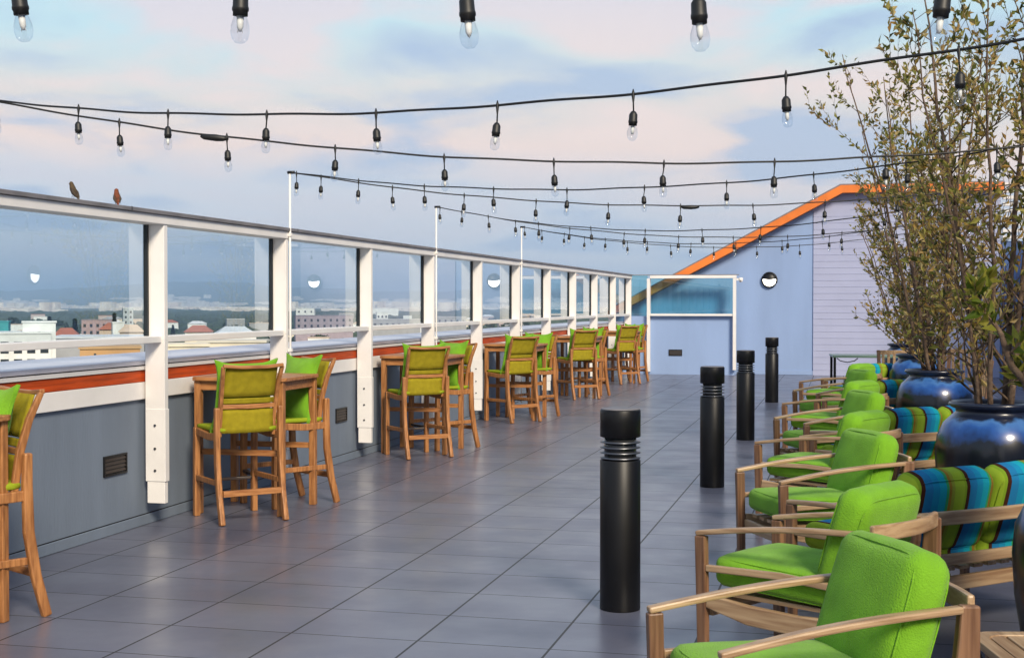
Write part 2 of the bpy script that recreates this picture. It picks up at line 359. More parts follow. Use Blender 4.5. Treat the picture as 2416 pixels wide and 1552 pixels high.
vent((XW + .0005, 8.55, .49), R(90), 'black slatted vent in the grey parapet between the leftmost and second pair of stools')
vent((XW + .0005, 12.95, .49), R(90), 'black vent low in the parapet just beyond the nearest full stool set')
vent((-3.80, YE - .0005, .50), 0, 'small black vent in the far blue low wall')

# tall thin cord poles behind every other post
POLES = [2.33, 6.73, 11.13, 15.53, 19.93]
pl_ = ['thin white pole holding string lights at the glass, left of the frame edge', 'thin white pole holding string lights, first from the near end of the glass',
       'thin white pole rising above the windbreak beside the nearest full stool set, tallest in view', 'thin white pole above the windbreak, next beyond the tallest one',
       'thin white pole above the windbreak, third in view from the left', 'thin white pole far down the windbreak, near the fourth stool set', 'thin white pole at the far end of the windbreak']
for y, lb in zip(POLES, pl_):
    if y < 3: pass
    p = thing('light_pole', lb, 'pole', (x1 + .014, y + .012, 0), 0, 'thin poles carrying the string lights')
    MB().tube([(0, 0, .12), (0, 0, 2.78)], .010, 10).obj('pole', 'white', p)
    MB().tube([(-.02, 0, 2.792), (.045, 0, 2.792)], .014, 8).obj('pole_hook', 'rubber', p)
    for zz in (2.225, 1.2): box('clamp', 'white', (-.02, .018, -.018, .018, zz, zz + .03), p, .002)

# return windbreak across the far end
rs = thing('return_windbreak', 'short teal-glazed windbreak and low blue wall closing the far end', 'windbreak')
box('low_wall', 'periwinkle', (XW + .001, -2.46, YE, YE + .16, 0, 1.34), rs)
for i, xx in enumerate((-4.41, -2.45)):
    box('post', 'white', (xx - .035, xx + .035, YE - .14, YE - .002, .12 if i else .06, 2.2045), rs, .004)
box('top_rail', 'white', (-4.373, -2.41, YE - .145, YE + .02, 2.205, 2.27), rs, .004)
box('mid_rail', 'white', (-4.373, -2.487, YE - .12, YE + .1, 1.345, 1.395), rs, .004)
box('glass_pane', 'teal_glass', (-4.37, -2.49, YE + .02, YE + .03, 1.396, 2.204), rs)
box('corner_pane', 'teal_glass', (-4.98, -4.45, YE + .02, YE + .03, 1.345, 2.28), rs)
box('glass_cap', 'cap', (-4.98, -2.36, YE + .035, YE + .05, 2.275, 2.295), rs)

# security camera on the return post
sc_ = thing('security_camera', 'small white security camera fixed to the top corner of the far windbreak', 'camera', (-2.34, YE - .1, 2.17))
MB().box(-.07, -.02, -.02, .02, -.02, .03).obj('bracket', 'white', sc_, .004)
MB().lathe([(.0, -.06), (.03, -.055), (.045, -.03), (.05, .02), (.04, .045)], 14, (.03, 0, 0)).obj('housing', 'white', sc_)
MB().lathe([(.008, -.012), (.018, -.008), (.02, .0)], 12, (.03, -.045, -.02)).obj('lens', 'rubber', sc_)

# far building with sloping orange roof edge
fb = thing('far_building', 'periwinkle blue building end with sloping orange roof edge beyond the terrace', 'building')
YB = 31.4
MB().prism([(-5.3, -.1), (-.72, -.1), (-.72, 3.77), (-5.3, 1.34)], 'y', YB, YB + 8).obj('wall', 'periwinkle', fb)
box('wall_base', 'periwinkle', (-2.4, -.70, YB - .02, YB - .001, .002, .10), fb, .004)
MB().prism([(-.719, -.1), (3.3, -.1), (3.3, 4.11), (-.08, 4.11), (-.719, 3.772)], 'y', YB - .03, YB + 8).obj('siding_wall', 'siding', fb)
sg = MB()
for k in range(27): z = .12 + k * .145; sg.box(-.712 if z < 3.7 else .1, 3.296, YB - .037, YB - .0305, z, z + .010)
sg.obj('siding_laps', 'siding', fb)
MB().prism([(-5.4, 1.30), (-.08, 4.111), (3.34, 4.111), (3.34, 4.28), (-.115, 4.28), (-5.4, 1.47)], 'y', YB - .30, YB + 8.2).obj('roof_edge', 'orange', fb)
MB().prism([(-5.38, 1.484), (-.12, 4.284), (3.32, 4.284), (3.32, 4.312), (-.13, 4.312), (-5.38, 1.515)], 'y', YB - .25, YB + 8.1).obj('roof', 'cap', fb)
box('recess_wall', mat('deep_blue_paint', (.12, .20, .42), .7), (3.301, 5.0, YB - .02, YB + 6, -.1, 3.0), fb)
lv = MB()
for k in range(9): z = 3.05 + k * .145; lv.box(3.345, 5.0, YB - .1, YB + .06, z, z + .07)
lv.obj('louvres', 'white', fb)

# right-hand building wall
rb = thing('side_building', 'blue-grey building wall along the right side behind the trees', 'building')
box('wall', 'periwinkle', (XR, XR + .3, -4, YB + 6, 0, 4.3), rb)
box('coping', 'cap', (XR - .04, XR + .34, -4, YB + 6, 4.301, 4.36), rb)

def wall_lamp(loc, rz, label):
    w = thing('wall_lamp', label, 'lamp', loc, rz, 'round hooded wall lamps')
    k = 28; r = .165
    ring = MB(); ring.tube([(r * math.cos(2 * math.pi * j / k), -.05, r * math.sin(2 * math.pi * j / k)) for j in range(k + 1)], .020, 8); ring.obj('rim', 'dark', w)
    bp = MB(); bp.add([(r * math.cos(2 * math.pi * j / k), dy, r * math.sin(2 * math.pi * j / k)) for dy in (-.04, 0) for j in range(k)], [tuple(range(k)), tuple(reversed(range(k, 2 * k)))] + [(j, k + j, k + (j + 1) % k, (j + 1) % k) for j in range(k)]); bp.obj('back_plate', 'dark', w)
    def dome(a0, a1, rr, name, m, thick):
        b = MB(); n1_, n2_ = 16, 6; vs = []; fs = []
        for i in range(n1_ + 1):
            a = a0 + (a1 - a0) * i / n1_
            for j in range(n2_ + 1):
                q = j / n2_ * math.pi / 2; vs.append((rr * math.cos(q) * math.cos(a), -.045 - thick * math.sin(q), rr * math.cos(q) * math.sin(a)))
        for i in range(n1_):
            for j in range(n2_): c = i * (n2_ + 1) + j; fs.append((c, c + n2_ + 1, c + n2_ + 2, c + 1))
        b.add(vs, fs, True).obj(name, m, w)
    dome(0, 2 * math.pi, r - .012, 'diffuser', 'lamp', .055)
    dome(R(8), R(172), r, 'hood', 'dark', .085)
wall_lamp((-1.70, YB - .001, 2.17), 0, 'round hooded wall lamp glowing on the far periwinkle wall')
wall_lamp((2.92, YB - .034, 2.17), 0, 'round hooded wall lamp on the far wall behind the trees')
wall_lamp((XR - .001, 22.5, 2.17), R(-90), 'round hooded wall lamp on the right side wall seen mirrored in the glass')
wall_lamp((XR - .001, 12.6, 2.17), R(-90), 'round hooded wall lamp on the right side wall nearest the camera')

# ------------------------------------------------------------------ birds
def bird(loc, rz, m, label):
    b = thing('small_bird', label, 'bird', loc, rz); b.scale = (1.0, .85, 1.2)
    body = MB(); pr = []
    path = [(0, -.052, .012), (0, -.030, .026), (0, -.008, .045), (0, .006, .064), (0, .014, .080), (0, .020, .092), (0, .024, .100)]
    body.tube(path, [.004, .014, .021, .021, .016, .0145, .004], 12)
    body.tube([(0, .030, .093), (0, .044, .089)], [.004, .001], 6)
    body.obj('body', m, b)
    MB().sweep([(0, -.030, .022), (0, -.055, .002), (0, -.078, -.016)], (1, 0, 0), [.014, .016, .018], .004).obj('tail', m, b)
    for s in (-1, 1):
        MB().tube([(s * .017, .0, .062), (s * .020, -.020, .040), (s * .012, -.050, .012)], [.006, .010, .002], 8).obj('wing', mat('wing', (.06, .04, .025), .8), b)
        MB().tube([(s * .008, .0, .026), (s * .009, .006, .0)], .0016, 5).obj('leg', 'dark', b)
    return b
bird((XW + .14, 7.82, 2.302), R(80), mat('brown_feathers', (.10, .065, .03), .9, vscale=60, col2=(.03, .02, .012)), 'small brown bird perched on the windbreak rail, the left one')
bird((XW + .14, 8.36, 2.302), R(40), mat('rusty_feathers', (.22, .055, .02), .9, vscale=60, col2=(.07, .025, .012)), 'small rusty brown bird perched on the rail, the right one')

# ------------------------------------------------------------------ bar stools
def make_stool():
    t = thing('bar_chair', '', 'bar chair')
    for s in (-1, 1):
        MB().sweep([(s * .235, .225, 0), (s * .235, .225, .35), (s * .235, .215, .68)], (1, 0, 0), .044, .05).obj('leg', 'teak', t, .006)
        MB().sweep([(s * .25, -.36, 0), (s * .25, -.30, .22), (s * .25, -.262, .45), (s * .25, -.255, .70), (s * .25, -.258, .86)], (1, 0, 0), .040, [.052, .055, .056, .052, .046]).obj('leg', 'teak', t, .010)
        MB().sweep([(s * .212, -.20, .64), (s * .214, -.235, .86), (s * .220, -.285, 1.03), (s * .232, -.345, 1.165)], (1, 0, 0), .028, [.04, .042, .038, .028]).obj('back_stile', 'teak', t, .006)
        MB().sweep([(s * .235, .20, .655), (s * .24, -.05, .635), (s * .245, -.235, .640)], (1, 0, 0), .030, .055).obj('seat_rail', 'teak', t, .006)
        MB().sweep([(s * .237, .20, .30), (s * .243, -.255, .30)], (1, 0, 0), .026, .040).obj('stretcher', 'teak', t, .005)
    MB().sweep([(-.213, .222, .265), (-.10, .262, .262), (.10, .262, .262), (.213, .222, .265)], (0, 0, 1), .022, .045).obj('footrest', mat('footrest', (.035, .022, .018), .45), t, .004)
    box('rear_stretcher', 'teakx', (-.228, .228, -.335, -.300, .205, .250), t, .005)
    box('front_rail', 'teakx', (-.212, .212, .198, .236, .625, .675), t, .008)
    MB().sweep([(-.205, -.242, .865), (0, -.262, .862), (.205, -.242, .865)], (0, 0, 1), .034, .026).obj('back_rail', 'teakx', t, .005)
    MB().sweep([(-.235, -.352, 1.172), (-.1, -.362, 1.160), (.1, -.362, 1.160), (.235, -.352, 1.172)], (0, 0, 1), .026, .030).obj('top_rail', 'teakx', t, .006)
    def sag(q, p): q.z -= .022 * (1 - p.x ** 2) * (1 - p.y ** 2); return q
    MB().cushion(0, -.005, .692, .47, .47, .045, .021, .0, shape=sag).obj('seat', 'limeseat', t)
    def panel(z0, z1, name, bow=.022):
        vs = []; fs = []; n = 8; m_ = 5
        def yb(z): return -.222 - max(0, z - .66) * .02 - max(0, z - .84) ** 1.25 * .36
        for sgn in (0, 1):
            for i in range(n + 1):
                x = -.202 + .404 * i / n
                for j in range(m_ + 1):
                    z = z0 + (z1 - z0) * j / m_; vs.append((x, yb(z) - bow * (1 - (x / .202) ** 2) - sgn * .012, z))
        o = (n + 1) * (m_ + 1)
        for i in range(n):
            for j in range(m_):
                c = i * (m_ + 1) + j; q = (c, c + 1, c + m_ + 2, c + m_ + 1); fs += [q, tuple(reversed([k + o for k in q]))]
            c = i * (m_ + 1); d = c + m_ + 1; fs += [(c, d, d + o, c + o), (c + m_, c + m_ + o, d + m_ + o, d + m_)]
        for j in range(m_): fs += [(j, j + o, j + 1 + o, j + 1), (n * (m_ + 1) + j, n * (m_ + 1) + j + 1, n * (m_ + 1) + j + 1 + o, n * (m_ + 1) + j + o)]
        return MB().add(vs, fs, True).obj(name, 'sling', t)
    panel(.935, 1.155, 'back_panel'); panel(.885, .926, 'back_panel', .024); panel(.665, .842, 'back_panel', .018)
    # tied-on back pillow: two soft halves with pointed corners
    def ears(q, p):
        e = abs(p.x) ** 6 * abs(p.z) ** 6; q.x += p.x * .045 * e; q.z += p.z * .045 * e
        th = (1 - abs(p.x) ** 3.2) * (1 - abs(p.z) ** 3.2); q.y = q.y * (.22 + .78 * th) ; q.y *= (1 - .5 * math.exp(-(p.z / .09) ** 2)); return q
    rt = Matrix.Rotation(R(13), 4, 'X')
    MB().cushion(0, -.150, .935, .43, .14, .50, .03, 0, rt, 16, ears).obj('back_pillow', 'lime', t)
    return t
stool = make_stool()
SETS = [(-4.15, 0), (0, 1), (4.33, 2), (8.65, 3), (13.2, 4), (17.7, 5)]
words = ['cut off at the left edge', 'of the nearest full set', 'of the second full set', 'of the third full set', 'of the fourth full set', 'of the farthest set against the far wall']
used = False
def put_stool(x, y, fx, fy, label):
    global used
    rz = math.atan2(-fx, fy); x += rnd.uniform(-.03, .03); y += rnd.uniform(-.03, .03); rz += rnd.uniform(-.06, .06)
    o = stool if not used else dup(stool, (x, y, 0), rz)
    used = True; o.location = (x, y, 0); o.rotation_euler = (0, 0, rz); o['label'] = label; o['group'] = 'teak bar chairs at the high tables'; return o
jit = [0, 0, .05, -.06, .04, -.03]
for dy, k in SETS:
    if k: put_stool(-4.49 + jit[k] * .3, 9.45 + dy, -.74 + jit[k], .67, 'bar chair, olive sling back toward the camera, ' + words[k])
    put_stool(-4.43 - jit[k] * .3, 10.19 + dy, -.5, -.87 + jit[k], 'bar chair showing its puffy lime pillow, ' + words[k])
def make_table():
    t = thing('high_table', '', 'table')
    c = .06; X, Y = .395, .375
    MB().prism([(-X, -Y + c), (-X + c * .3, -Y + c * .3), (-X + c, -Y), (X - c, -Y), (X - c * .3, -Y + c * .3), (X, -Y + c), (X, Y - c), (X - c * .3, Y - c * .3), (X - c, Y), (-X + c, Y), (-X + c * .3, Y - c * .3), (-X, Y - c)], 'z', 1.032, 1.062).obj('tabletop', 'teakx', t, .006)
    MB().box(-.33, .33, -.335, -.310, .96, 1.031).box(-.33, .33, .310, .335, .96, 1.031).box(-.355, -.331, -.31, .31, .96, 1.031).box(.331, .355, -.31, .31, .96, 1.031).obj('apron', 'teakx', t, .003)
    for sx in (-1, 1):
        for sy in (-1, 1): box('leg', 'teak', (sx * .345 - .027, sx * .345 + .027, sy * .315 - .027, sy * .315 + .027, 0, 1.0315), t, .006)
    for sy in (-1, 1): box('stretcher', 'teakx', (-.317, .317, sy * .315 - .014, sy * .315 + .014, .46, .505), t, .004)
    return t
table = make_table()
for i, (dy, k) in enumerate(SETS):
    o = table if i == 0 else dup(table)
    o.location = (-4.535, 9.87 + dy, 0); o['label'] = 'small square teak high table against the parapet, ' + words[k]; o['group'] = 'teak high tables along the parapet'

# ------------------------------------------------------------------ bollards
def make_bollard():
    t = thing('bollard_light', '', 'bollard')
    MB().lathe([(.106, 0), (.108, .004), (.108, .795), (.104, .80)], 36).obj('post', 'dark', t)
    MB().lathe([(.086, .801), (.086, .919)], 28).obj('lens_tube', mat('smoked_lens', (.03, .032, .035), .12), t)
    for k in range(4): MB().lathe([(.074, .812 + k * .028), (.107, .806 + k * .028), (.109, .810 + k * .028), (.076, .819 + k * .028)], 36, closed=False).obj('louvre_ring', 'chrome', t)
    MB().lathe([(.102, .920), (.108, .923), (.108, 1.060), (.105, 1.066)], 36).obj('head', 'dark', t)
    MB().lathe([(.103, 1.0665), (.100, 1.071), (.03, 1.074)], 36).obj('head_cap', 'cap', t)
    for a in range(3): MB().tube([(.062 * math.cos(a * 2.1), .062 * math.sin(a * 2.1), .80), (.062 * math.cos(a * 2.1), .062 * math.sin(a * 2.1), .92)], .006, 6)
    return t
bol = make_bollard()
for i, (x, y, lb) in enumerate([(-1.165, 7.1, 'black louvred bollard light nearest the camera'), (-1.15, 12.05, 'black bollard light, second from the camera'),
                                (-1.16, 16.3, 'black bollard light, third from the camera'), (-1.18, 22.6, 'black bollard light farthest away near the blue wall')]):
    o = bol if i == 0 else dup(bol)
    o.location = (x, y, 0); o.rotation_euler = (0, 0, i * .7); o['label'] = lb; o['group'] = 'black bollard lights down the terrace'

# ------------------------------------------------------------------ lounge chairs and loveseats
def make_lounge(name, cat, W_, fab, nseat=1, bk=0.0, dz=0.0):
    t = thing(name, '', cat); h = W_ / 2
    for s in (-1, 1):
        x = s * h
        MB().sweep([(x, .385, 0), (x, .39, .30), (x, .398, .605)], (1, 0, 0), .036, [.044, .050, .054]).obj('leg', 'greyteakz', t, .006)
        n = 12; pts = []
        for i in range(n + 1):
            u = i / n; pts.append((x - s * .008 * math.sin(u * math.pi) - s * .02 * u ** 3, .421 - .80 * u, .614 + (.085 - dz) * u + .016 * math.sin(u * math.pi)))
        MB().sweep(pts, (1, 0, 0), [.037 + .009 * math.sin(i / n * math.pi) for i in range(n + 1)], .023).obj('armrest', 'greyteak', t, .007)
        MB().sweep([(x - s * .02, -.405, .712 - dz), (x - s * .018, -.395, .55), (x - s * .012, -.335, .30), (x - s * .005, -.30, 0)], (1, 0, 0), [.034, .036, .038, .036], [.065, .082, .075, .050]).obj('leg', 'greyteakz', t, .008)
        MB().sweep([(x, .368, .465), (x - s * .012, .0, .478), (x - s * .02, -.345, .462)], (1, 0, 0), .026, .030).obj('side_rail', 'greyteak', t, .005)
        MB().sweep([(x, .362, .322), (x - s * .004, .15, .290), (x - s * .008, -.1, .284), (x - s * .012, -.30, .307)], (1, 0, 0), .030, [.06, .085, .085, .065]).obj('side_apron', 'greyteak', t, .006)
    n = 12; P = [(-h + .03 + (W_ - .06) * i / n, -.420 - .045 * math.sin(i / n * math.pi), .706 - dz) for i in range(n + 1)]
    MB().sweep(P, (0, 0, 1), .065, .026).obj('top_back_rail', 'greyteakx', t, .008)
    P = [(-h + .04 + (W_ - .08) * i / n, -.372 - .03 * math.sin(i / n * math.pi), .46 - dz / 2) for i in range(n + 1)]
    MB().sweep(P, (0, 0, 1), .055, .022).obj('low_back_rail', 'greyteakx', t, .006)
    for sgn, yy, zz in ((1, .365, .285), (-1, -.31, .285)): MB().box(-h + .025, h - .025, yy - .014, yy + .014, zz - .035, zz + .035).obj('cross_apron', 'greyteakx', t, .006)
    sl2 = MB(); m_ = int(W_ / .1)
    for i in range(m_): xx = -h + .05 + (W_ - .1) * (i + .5) / m_; sl2.box(xx - .03, xx + .03, -.29, .345, .340, .358)
    sl2.obj('seat_slats', 'greyteak', t)
    cw = (W_ - .075) / nseat
    for i in range(nseat):
        cx_ = -h + .0375 + cw * (i + .5)
        def shp(q, p): q.z += .012 * p.y; return q
        sc1 = MB().cushion(cx_, .055, .438, cw - .008, .63, .135, .045, .022, None, 18, shp, 3.1).obj('seat_cushion', fab, t)
        for sd_ in (-1, 1): MB().piping(cx_, .055, .438, cw - .008, .63, .135, .045, None, shp, 'z', (sd_,)).obj('piping', fab, sc1)
        rt = Matrix.Rotation(R(17), 4, 'X')
        def shb(q, p):
            q.x *= 1 - .05 * max(0, p.z) ** 2; q.y += .018 * (1 - p.x ** 2) * (1 - p.z ** 2) * p.y; return q
        bc1 = MB().cushion(cx_, -.262, .650 - bk / 2, cw - .012, .15, .43 - bk, .055, .012, rt, 18, shb, 7.7).obj('back_cushion', fab, t)
        for sd_ in (-1, 1): MB().piping(cx_, -.262, .650 - bk / 2, cw - .012, .15, .43 - bk, .055, rt, shb, 'y', (sd_,)).obj('piping', fab, bc1)
    return t
lc = make_lounge('lounge_chair', 'lounge chair', .60, 'lime'); first = True
LC = [(-.12, 4.36, -.88, -.47, 'nearest of the row, turned toward the camera'), (-.12, 6.02, -.86, .51, 'second of the row, turned away behind the nearest chair'),
      (-.13, 8.20, -.88, -.47, 'third of the row, turned toward the camera'), (-.12, 9.98, -.86, .50, 'fourth of the row, turned away'),
      (-.10, 12.02, -.89, -.46, 'fifth of the row, turned toward the camera'), (-.10, 13.88, -.86, .51, 'sixth of the row, turned away'),
      (-.08, 15.90, -.89, -.46, 'seventh of the row, turned toward the camera'), (-.06, 17.8, -.86, .51, 'eighth and farthest of the row')]
for x, y, fx, fy, lb in LC:
    o = lc if first else dup(lc); first = False
    o.location = (x, y, 0); o.rotation_euler = (0, 0, math.atan2(-fx, fy)); o['label'] = 'lime cushioned teak lounge chair, ' + lb; o['group'] = 'lime green lounge chairs in a row'
ls = make_lounge('loveseat', 'loveseat', 1.28, 'stripes', 2, .03, .075)
for i, (x, y, lb) in enumerate([(.47, 7.18, 'nearest, behind the second green chair'), (.49, 11.05, 'second, left of the big blue pot'), (.52, 14.95, 'third, by the second blue pot'), (.44, 18.8, 'farthest down the row')]):
    o = ls if i == 0 else dup(ls)
    o.location = (x, y, 0); o.rotation_euler = (0, 0, math.atan2(.70, .71)); o['label'] = 'teak loveseat with blue and lime striped cushions, ' + lb; o['group'] = 'striped loveseats among the green chairs'

# low slatted side table
st = thing('side_table', 'low slatted teak side table with rounded corners at the bottom right corner', 'table', (.74, 4.93, 0), R(12))
tp = MB(); rr = .08; X = .26
def arc(cx, cy, a0): return [(cx + rr * math.cos(R(a0 + 15 * i)), cy + rr * math.sin(R(a0 + 15 * i))) for i in range(7)]
outer = arc(X - rr, X - rr, 0) + arc(-X + rr, X - rr, 90) + arc(-X + rr, -X + rr, 180) + arc(X - rr, -X + rr, 270)
inner = [(p[0] * .80, p[1] * .80) for p in outer]; k = len(outer)
vs = [(p[0], p[1], z) for z in (.41, .44) for p in outer] + [(p[0], p[1], z) for z in (.41, .44) for p in inner]
fs = []
for i in range(k):
    j = (i + 1) % k; fs += [(i, j, k + j, k + i), (2 * k + j, 2 * k + i, 3 * k + i, 3 * k + j), (k + i, k + j, 3 * k + j, 3 * k + i), (i, 2 * k + i, 2 * k + j, j)]
tp.add(vs, fs).obj('tabletop_rim', 'greyteak', st, .004)
s3 = MB()
for i in range(6): xx = -.198 + i * .0665; s3.box(xx, xx + .056, -.206, .206, .414, .436)
s3.obj('tabletop_slats', 'greyteak', st, .003)
for sx in (-1, 1):
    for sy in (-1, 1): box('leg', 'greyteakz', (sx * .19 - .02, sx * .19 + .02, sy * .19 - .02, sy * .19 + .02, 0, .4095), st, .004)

# far dining furniture behind the pots
dt = thing('dining_table', 'dark-legged table with green top far off near the pale wall', 'table', (-.05, 20.6, 0), R(5))
box('tabletop', mat('green_top', (.16, .26, .20), .3), (-.16, .95, -.35, .35, .84, .87), dt, .004)
for sx in (-.13, .92):
    for sy in (-.31, .31): box('leg', 'dark', (sx - .018, sx + .018, sy - .018, sy + .018, 0, .839), dt)
MB().tube([(-.10, -.31, .83), (-.05, -.31, .79), (.05, -.31, .77), (.15, -.31, .79), (.2, -.31, .83)], .008, 6).obj('brace', 'dark', dt)
def far_chair(x, y, rz, lb):
    c = thing('dining_chair', lb, 'dining chair', (x, y, 0), rz, 'far teak dining chairs')
    for sx in (-1, 1):
        MB().sweep([(sx * .22, .22, 0), (sx * .22, .22, .46)], (1, 0, 0), .04, .04).obj('leg', 'greyteakz', c)
        MB().sweep([(sx * .22, -.24, 0), (sx * .22, -.22, .46), (sx * .22, -.29, .98)], (1, 0, 0), .04, .04).obj('leg', 'greyteakz', c)
    box('seat', 'greyteak', (-.24, .24, -.22, .24, .455, .48), c, .004)
    m = MB()
    for i in range(5): m.box(-.16 + i * .08 - .018, -.16 + i * .08 + .018, -.275, -.262, .55, .92)
    m.obj('back_slats', 'greyteak', c); box('top_rail', 'greyteak', (-.199, .199, -.30, -.27, .921, .98), c, .004)
far_chair(.75, 19.2, R(200), 'slatted teak dining chair behind the trees, left one')
far_chair(1.5, 19.9, R(150), 'slatted teak dining chair behind the trees, right one')
far_chair(1.3, 16.4, R(100), 'slatted teak dining chair behind the second blue pot')

# ------------------------------------------------------------------ pots and trees
def make_pot():
    t = thing('glazed_pot', '', 'pot')
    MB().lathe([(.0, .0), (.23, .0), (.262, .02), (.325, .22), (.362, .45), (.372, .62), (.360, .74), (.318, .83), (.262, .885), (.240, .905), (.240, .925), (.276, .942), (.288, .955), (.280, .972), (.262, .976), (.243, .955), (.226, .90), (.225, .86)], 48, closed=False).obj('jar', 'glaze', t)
    MB().lathe([(.0, .872), (.12, .885), (.232, .868)], 24, closed=False).obj('soil', 'soil', t)
    return t
pot = make_pot()
PY = [(1.03, 5.75, 'glossy blue glazed pot cut off by the right edge, nearest the camera'), (.96, 9.5, 'large glossy blue glazed pot behind the striped loveseat'),
      (.86, 14.0, 'blue glazed pot farther back, left of the large one'), (.92, 18.3, 'blue glazed pot far back among the foliage'), (.95, 23.0, 'blue glazed pot farthest back')]
for i, (x, y, lb) in enumerate(PY):
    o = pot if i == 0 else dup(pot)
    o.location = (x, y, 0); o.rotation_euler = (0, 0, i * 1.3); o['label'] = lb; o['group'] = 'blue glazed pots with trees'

def leaf(mb, p, d, L, w, rg):
    d = d.normalized(); a = Vector((rg.uniform(-1, 1), rg.uniform(-1, 1), rg.uniform(-.4, .8))); s_ = d.cross(a)
    if s_.length < 1e-3: return
    s_.normalize(); up = s_.cross(d) * (w * .35); s_ *= w / 2
    mb.add([p, p + d * (L * .45) + s_ + up, p + d * L - up * .5, p + d * (L * .45) - s_ + up, p + d * (L * .5)], [(0, 1, 4), (1, 2, 4), (2, 3, 4), (3, 0, 4)])
def make_tree(name, label, loc, stems, top, lean, seed, leafL=.05, dens=1.0, spread=.35, m='leaf', sub=None, z0=.86, top_thin=True, cat='tree'):
    rg = random.Random(seed); t = thing(name, label, cat, loc, 0, 'leafy young trees in the blue pots')
    wd = MB(); lf = MB()
    def twig(p, d, L, r, depth):
        n = 5; pts = [p]; dd = d.normalized()
        for i in range(n):
            dd = (dd + Vector((rg.uniform(-.16, .16), rg.uniform(-.16, .16), rg.uniform(-.03, .14)))).normalized(); pts.append(pts[-1] + dd * (L / n))
        wd.tube(pts, [r * (1 - .75 * i / n) for i in range(n + 1)], 4 if depth else 5)
        hh = (p.z - z0) / max(.1, top - z0)
        nl = int(L / .016 * dens * (.6 if hh < .4 else (.8 if hh < .6 else (.95 if hh < .85 else .6))))
        for i in range(nl):
            u = rg.uniform(.12, 1) * n; k = min(int(u), n - 1); q = pts[k].lerp(pts[k + 1], u - k)
            ax = (pts[k + 1] - pts[k]).normalized(); o_ = Vector((rg.gauss(0, 1), rg.gauss(0, 1), rg.gauss(0, .7))); o_ -= ax * o_.dot(ax)
            leaf(lf, q, ax * .75 + o_.normalized() * rg.uniform(.4, 1.1), leafL * rg.uniform(.6, 1.3), leafL * rg.uniform(.34, .56), rg)
        if depth < 2:
            for i in range(rg.randint(2, 4) if depth == 0 else rg.randint(1, 2)):
                u = rg.uniform(.25, .95) * n; k = min(int(u), n - 1); q = pts[k].lerp(pts[k + 1], u - k); ax = (pts[k + 1] - pts[k]).normalized()
                twig(q, ax + Vector((rg.uniform(-.8, .8), rg.uniform(-.8, .8), rg.uniform(-.1, .6))), L * rg.uniform(.35, .6), r * .55, depth + 1)
    for s_ in range(stems):
        a = s_ * 2.4 + rg.uniform(-.4, .4); H = (top - z0) * rg.uniform(.78, 1.0); base = Vector((.09 * math.cos(a), .09 * math.sin(a), z0))
        out = Vector((math.cos(a) * spread + lean[0], math.sin(a) * spread + lean[1], 0)) * rg.uniform(.5, 1.15)
        n = 14; pts = []; wob = Vector((0, 0, 0))
        for i in range(n + 1):
            u = i / n; wob += Vector((rg.uniform(-.022, .022), rg.uniform(-.022, .022), 0)); pts.append(base + out * (u ** 1.1) + wob + Vector((0, 0, H * u)))
        r0 = rg.uniform(.016, .028); wd.tube(pts, [r0 * (1 - .82 * i / n) for i in range(n + 1)], 7)
        nb = int(17 * (top - z0) / 3 * (sub or 1))
        for b in range(nb):
            u = .015 + .97 * ((b + rg.random()) / nb) ** 1.2; k = min(int(u * n), n - 1); q = pts[k].lerp(pts[k + 1], u * n - k)
            ang = rg.uniform(0, 6.283); up = rg.uniform(.55, 1.4); L = rg.uniform(.35, .8) * (1.05 - .45 * u) * (top - z0) / 3
            twig(q, Vector((math.cos(ang), math.sin(ang), up)), L, r0 * .35 * (1.1 - u * .7), 0)
    wd.obj('trunk', 'bark', t); lf.obj('crown', m, t); return t
make_tree('potted_tree', 'tall airy tree with upright stems in the large blue pot, tallest at right', (.96, 9.5, 0), 6, 4.15, (-.12, 0), 11, .064, .40, .55)
make_tree('potted_tree', 'airy tree with long sprays reaching left, in the second blue pot', (.86, 14.0, 0), 7, 4.25, (-.36, 0), 23, .066, .44, .84)
make_tree('potted_tree', 'olive green tree farther back behind the second one', (.92, 18.3, 0), 6, 4.1, (-.35, .1), 35, .068, .36, .75)
make_tree('potted_tree', 'farthest small tree near the pale siding wall', (.95, 23.0, 0), 5, 3.4, (-.2, 0), 41, .065, .4, .6)
make_tree('potted_shrub', 'bushy yellow-green shrub in the nearest blue pot at the right edge', (1.03, 5.75, 0), 7, 2.0, (-.05, .05), 52, .075, 1.1, .38, 'leaf_bright', 1.6, cat='shrub')

